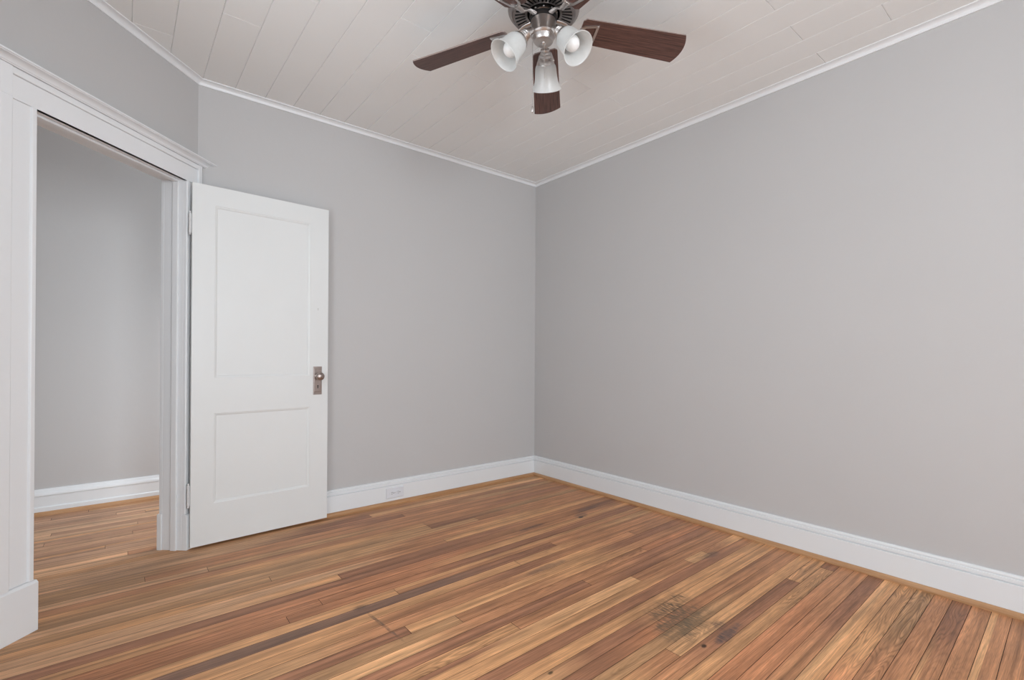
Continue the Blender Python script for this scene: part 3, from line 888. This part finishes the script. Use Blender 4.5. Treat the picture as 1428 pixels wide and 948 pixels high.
# ------------------------------------------------------------------ outlet in the back baseboard
ox, oz = -1.381, 0.082
outlet = empty('electrical_outlet', (ox, -0.0203, oz))
tag(outlet, 'small white duplex electrical outlet set in the baseboard right of the open door', 'outlet')
bm = bmesh.new()
quad_prism(bm, [Vector((x, 0, z)) for x, z in ((-0.070, -0.039), (0.070, -0.039), (0.070, 0.039), (-0.070, 0.039))],
           [Vector((x, -0.006, z)) for x, z in ((-0.066, -0.035), (0.066, -0.035), (0.066, 0.035), (-0.066, 0.035))])
finish('cover_plate', bm, M_PLASTIC, outlet, bevel=0.001)
for sx in (-0.0245, 0.0245):
    bm = bmesh.new()
    ring = [(sx + 0.0195 * math.cos(a), 0.0185 * math.sin(a)) for a in [2 * PI * i / 28 for i in range(28)]]
    ring = [(x, max(-0.0145, min(0.0145, z))) for x, z in ring]
    quad_prism(bm, [Vector((x, -0.0058, z)) for x, z in ring], [Vector((x, -0.0085, z)) for x, z in ring])
    rec = finish('receptacle', bm, M_PLASTIC, outlet)
    bm = bmesh.new()
    lbox(bm, sx - 0.0065, sx + 0.0040, -0.0090, -0.0080, 0.0048, 0.0074)
    lbox(bm, sx - 0.0065, sx + 0.0025, -0.0090, -0.0080, -0.0072, -0.0046)
    lathe(bm, [(0, 0), (0.0032, 0), (0.0032, 0.001), (0, 0.001)], 14, Matrix.Translation((sx + 0.0115, -0.0080, 0)) @ Matrix.Rotation(PI / 2, 4, 'X'))
    tag(finish('socket_slot', bm, M_SLOT, rec), 'dark socket slots')
bm = bmesh.new()
lathe(bm, [(0, 0), (0.0032, 0), (0.0030, 0.001), (0, 0.0014)], 14, Matrix.Translation((0, -0.0058, 0)) @ Matrix.Rotation(PI / 2, 4, 'X'))
finish('screw', bm, M_NICKEL, outlet, smooth=True)

# ------------------------------------------------------------------ ceiling fan
FX, FY = -1.5619, -1.8321
fan = empty('ceiling_fan', (FX, FY, ZC))
tag(fan, 'ceiling fan with dark wooden blades, nickel motor and three frosted glass lamps', 'ceiling fan')
bz = lambda z: z - ZC                       # world height to fan-local height
bm = bmesh.new()
lathe(bm, [(0.0, bz(2.6819)), (0.100, bz(2.6819)), (0.104, bz(2.672)), (0.104, bz(2.640)), (0.112, bz(2.625)), (0.132, bz(2.610)), (0.146, bz(2.595)),
           (0.1520, bz(2.580)), (0.1520, bz(2.566)), (0.149, bz(2.560)), (0.144, bz(2.557)), (0.140, bz(2.549)), (0.134, bz(2.542)), (0.130, bz(2.540))], 96)
# slotted underside ring
NS = 36
r_in, r_out = 0.070, 0.130
def P_(r, a, z):
    return Vector((r * math.cos(a), r * math.sin(a), z))
zo, zi = bz(2.540), bz(2.551)
zr = lambda r: zo + (zi - zo) * (r_out - r) / (r_out - r_in)
for i in range(NS):
    a0, a1 = 2 * PI * i / NS, 2 * PI * (i + 1) / NS
    w = (a1 - a0)
    b0, b1 = a0 + w * 0.28, a1 - w * 0.28
    rs = [r_in, 0.079, 0.122, r_out]
    cols = [a0, b0, b1, a1]
    for p in range(3):
        for q in range(3):
            ra, rb, ca, cb = rs[p], rs[p + 1], cols[q], cols[q + 1]
            if (p, q) == (1, 1):
                lo = [P_(ra, ca, zr(ra)), P_(rb, ca, zr(rb)), P_(rb, cb, zr(rb)), P_(ra, cb, zr(ra))]
                hi = [v + Vector((0, 0, 0.012)) for v in lo]
                lo = [bm.verts.new(v) for v in lo]; hi = [bm.verts.new(v) for v in hi]
                for k in range(4):
                    f = bm.faces.new((lo[k], lo[(k + 1) % 4], hi[(k + 1) % 4], hi[k])); f.material_index = 1
                f = bm.faces.new(hi); f.material_index = 1
            else:
                bm.faces.new([bm.verts.new(v) for v in (P_(ra, ca, zr(ra)), P_(rb, ca, zr(rb)), P_(rb, cb, zr(rb)), P_(ra, cb, zr(ra)))])
bmesh.ops.remove_doubles(bm, verts=bm.verts, dist=2e-5)
finish('motor_housing', bm, [M_PEWTER, M_DARKMETAL], fan, smooth=math.radians(35))
bm = bmesh.new()
lathe(bm, [(0.0698, bz(2.551)), (0.0698, bz(2.585)), (0.058, bz(2.585)), (0.058, bz(2.528)), (0.050, bz(2.524)), (0.0, bz(2.524))], 64)
fly = finish('flywheel', bm, M_DARKMETAL, fan, smooth=math.radians(30))
bm = bmesh.new()
lathe(bm, [(0.0575, bz(2.540)), (0.0592, bz(2.541)), (0.0592, bz(2.557)), (0.0575, bz(2.558))], 64)
tag(finish('hub_ring', bm, M_PEWTER, fly, smooth=math.radians(30)), 'metal hub ring')
bm = bmesh.new()
lathe(bm, [(0, 0.0030), (0.0030, 0.0024), (0.0045, 0.0), (0, 0.0)], 12)
bm.transform(Matrix.Rotation(PI / 2, 4, 'Y'))
scr_ = finish('screw', bm, M_NICKEL, fly, smooth=True)
for i in range(10):
    a = 2 * PI * i / 10 + 0.22
    o = scr_ if i == 0 else scr_.copy()
    if i:
        COL.objects.link(o)
    o.location = (0.0590 * math.cos(a), 0.0590 * math.sin(a), bz(2.549))
    o.rotation_euler = (0, 0, a)

BLZ, BR, BWD, BPITCH, PH0 = bz(2.4791), 0.6282, 0.1462, -0.2304, 0.7799


def blade_mesh():
    bm = bmesh.new()
    r0 = 0.165
    out = []
    w0, w1 = 0.118, BWD
    out.append((r0 + 0.012, -w0 / 2)); out.append((BR, -w1 / 2))
    for i in range(1, 12):
        u = -1 + 2 * i / 12
        out.append((BR + 0.022 * (1 - u * u), u * w1 / 2))
    out.append((BR, w1 / 2)); out.append((r0 + 0.012, w0 / 2))
    out.append((r0, w0 / 2 - 0.012)); out.append((r0, -w0 / 2 + 0.012))
    lo = [Vector((x, y, -0.0028)) for x, y in out]
    hi = [Vector((x, y, 0.0028)) for x, y in out]
    fs = quad_prism(bm, lo, hi)
    for f in fs[2:]:
        f.material_index = 1
    bm.transform(Matrix.Rotation(BPITCH, 4, 'X'))
    return bm


def bracket_mesh():
    """arm dropping from the flywheel and its forked plate under the blade"""
    bm = bmesh.new()
    rot = Matrix.Rotation(BPITCH, 4, 'X')
    zf = bz(2.531) - BLZ - DROOP
    pts = [(0.056, 0, zf), (0.075, 0, zf - 0.001), (0.095, 0, zf - 0.004), (0.115, 0, zf * 0.5 - 0.008), (0.135, 0, -0.012), (0.155, 0, -0.010), (0.172, 0, -0.0085)]
    tube(bm, pts, [0.012, 0.011, 0.010, 0.010, 0.011, 0.012, 0.014], 12, 0.42)
    b2 = bmesh.new()
    outer = [(0.160, -0.013), (0.178, -0.030), (0.238, -0.044), (0.238, 0.044), (0.178, 0.030), (0.160, 0.013)]
    inner = [(0.176, -0.008), (0.184, -0.020), (0.227, -0.031), (0.227, 0.031), (0.184, 0.020), (0.176, 0.008)]
    ro, ri = ([[b2.verts.new((x, y, z)) for x, y in ring] for z in (-0.0075, -0.0030)] for ring in (outer, inner))
    for i in range(6):
        j = (i + 1) % 6
        for q in ((ro[0][i], ro[0][j], ri[0][j], ri[0][i]), (ro[1][i], ri[1][i], ri[1][j], ro[1][j]),
                  (ro[0][i], ro[1][i], ro[1][j], ro[0][j]), (ri[0][i], ri[0][j], ri[1][j], ri[1][i])):
            b2.faces.new(q)
    for x, y in ((0.2325, -0.037), (0.2325, 0.037), (0.168, 0.0)):
        lathe(b2, [(0, -0.0105), (0.004, -0.0095), (0.005, -0.0075), (0, -0.0075)], 10, Matrix.Translation((x, y, 0)))
    b2.transform(rot)
    tmp = bpy.data.meshes.new('tmp')
    b2.to_mesh(tmp); b2.free()
    bm.from_mesh(tmp)
    bpy.data.meshes.remove(tmp)
    return bm


DROOP = 0.035                               # the blades hang slightly lower at their tips
blade_me = bracket_me = None
for k, (dz, da) in enumerate(((0.0141, -0.0106), (-0.0176, 0.0200), (0.0035, -0.0094), (0.0, 0.0), (0.0, 0.0))):
    ang = PH0 + (k - 1) * math.radians(72) + da
    if blade_me is None:
        bo = finish('fan_blade', blade_mesh(), [M_BLADE, M_BLADE_EDGE], fan)
        bk = finish('blade_bracket', bracket_mesh(), M_NICKEL, bo, smooth=math.radians(40))
        blade_me, bracket_me = bo, bk
    else:
        bo = blade_me.copy(); COL.objects.link(bo)
        bk = bracket_me.copy(); COL.objects.link(bk); bk.parent = bo
    bo.location = (0, 0, BLZ + DROOP)
    bo.rotation_euler = (0, math.atan2(DROOP - dz, BR), ang)
    tag(bk, 'nickel blade bracket')

# switch housing under the motor
bm = bmesh.new()
lathe(bm, [(0.0, bz(2.5238)), (0.050, bz(2.5238)), (0.0535, bz(2.521)), (0.0535, bz(2.470)), (0.0545, bz(2.468)), (0.0545, bz(2.463)), (0.051, bz(2.459)), (0.046, bz(2.455)),
           (0.0445, bz(2.448)), (0.0430, bz(2.440)), (0.039, bz(2.4345)), (0.030, bz(2.4325)), (0.010, bz(2.4315)), (0.009, bz(2.427)), (0.005, bz(2.423)), (0.0, bz(2.4225))], 64)
finish('switch_housing', bm, M_NICKEL, fan, smooth=math.radians(30))

SHADE = [(0.0345, 0.000), (0.0395, 0.002), (0.0445, 0.009), (0.0475, 0.020), (0.0490, 0.036), (0.0508, 0.054), (0.0540, 0.072), (0.0590, 0.087), (0.0650, 0.0985), (0.0680, 0.1030)]
TILT = math.radians(41)
first = None
for az in (math.radians(43), math.radians(163), math.radians(-81)):
    ca, sa = math.cos(az), math.sin(az)
    radial = Vector((ca, sa, 0))
    axis = radial * math.sin(TILT) + Vector((0, 0, -math.cos(TILT)))
    hold = Vector((0, 0, bz(2.454))) + radial * 0.074          # top of the socket
    neck = hold + axis * 0.058
    rot = Matrix.Rotation(az, 4, 'Z') @ Matrix.Rotation(PI - TILT, 4, 'Y')
    if first is None:
        bm = bmesh.new()
        pr = [(0.0175, 0.0), (0.0205, 0.003), (0.0205, 0.010), (0.0175, 0.013), (0.0215, 0.018), (0.0230, 0.022), (0.0195, 0.026), (0.0235, 0.031),
              (0.0255, 0.035), (0.0225, 0.038), (0.0290, 0.043), (0.0360, 0.049), (0.0395, 0.056), (0.0395, 0.0640), (0.0378, 0.0640), (0.0370, 0.060), (0.0, 0.0595)]
        lathe(bm, [(0.0, 0.0)] + pr, 40)
        # arm back to the housing, in the socket's own frame
        qi = rot.to_3x3().inverted()
        pts = [qi @ (Vector((0, 0, bz(2.470))) + radial * 0.048 - hold), qi @ (Vector((0, 0, bz(2.466))) + radial * 0.056 - hold), Vector((0, 0, 0.004))]
        tube(bm, pts, 0.0125, 14)
        s_ = finish('lamp_holder', bm, M_NICKEL, fan, smooth=math.radians(35))
        bm = bmesh.new()
        inner = [(r - 0.0030, z + 0.0008) for r, z in SHADE]
        lathe(bm, SHADE + [(0.0670, 0.1045)] + inner[::-1], 56, closed=True)
        g_ = finish('lamp_shade', bm, M_FROST, fan, smooth=True)
        bm = bmesh.new()
        lathe(bm, [(0.0, 0.0025), (0.0145, 0.0025), (0.0165, 0.016), (0.0245, 0.028), (0.0300, 0.041), (0.0318, 0.053), (0.0295, 0.067), (0.0225, 0.079), (0.0120, 0.0860), (0.0, 0.0880)], 36)
        b_ = finish('light_bulb', bm, M_BULB, g_, smooth=True)
        first = (s_, g_, b_)
        so, gl, bu = first
    else:
        so = first[0].copy(); COL.objects.link(so)
        gl = first[1].copy(); COL.objects.link(gl)
        bu = first[2].copy(); COL.objects.link(bu); bu.parent = gl
    so.matrix_local = Matrix.Translation(hold) @ rot
    gl.matrix_local = Matrix.Translation(neck) @ rot
    tag(gl, 'frosted white glass bell shade'); tag(bu, 'white unlit bulb')

# pull chains
for (x, y, z0, z1, drop) in ((-0.031, 0.034, 2.446, 2.160, True), (0.004, -0.002, 2.425, 2.280, False)):
    bm = bmesh.new()
    n = int((z0 - z1) / 0.0042)
    for i in range(n):
        zz = bz(z0 - (i + 0.5) * (z0 - z1) / n)
        lathe(bm, [(0, 0.0021), (0.0015, 0.0012), (0.0018, 0), (0.0015, -0.0012), (0, -0.0021)], 6, Matrix.Translation((x, y, zz)))
    ch = finish('pull_chain', bm, M_NICKEL, fan, smooth=True)
    if drop:
        bm = bmesh.new()
        lathe(bm, [(0, 0.004), (0.003, 0.003), (0.0045, -0.002), (0.0058, -0.010), (0.0052, -0.018), (0.003, -0.023), (0, -0.024)], 16, Matrix.Translation((x, y, bz(z1))))
        finish('chain_fob', bm, M_NICKEL, ch, smooth=True)
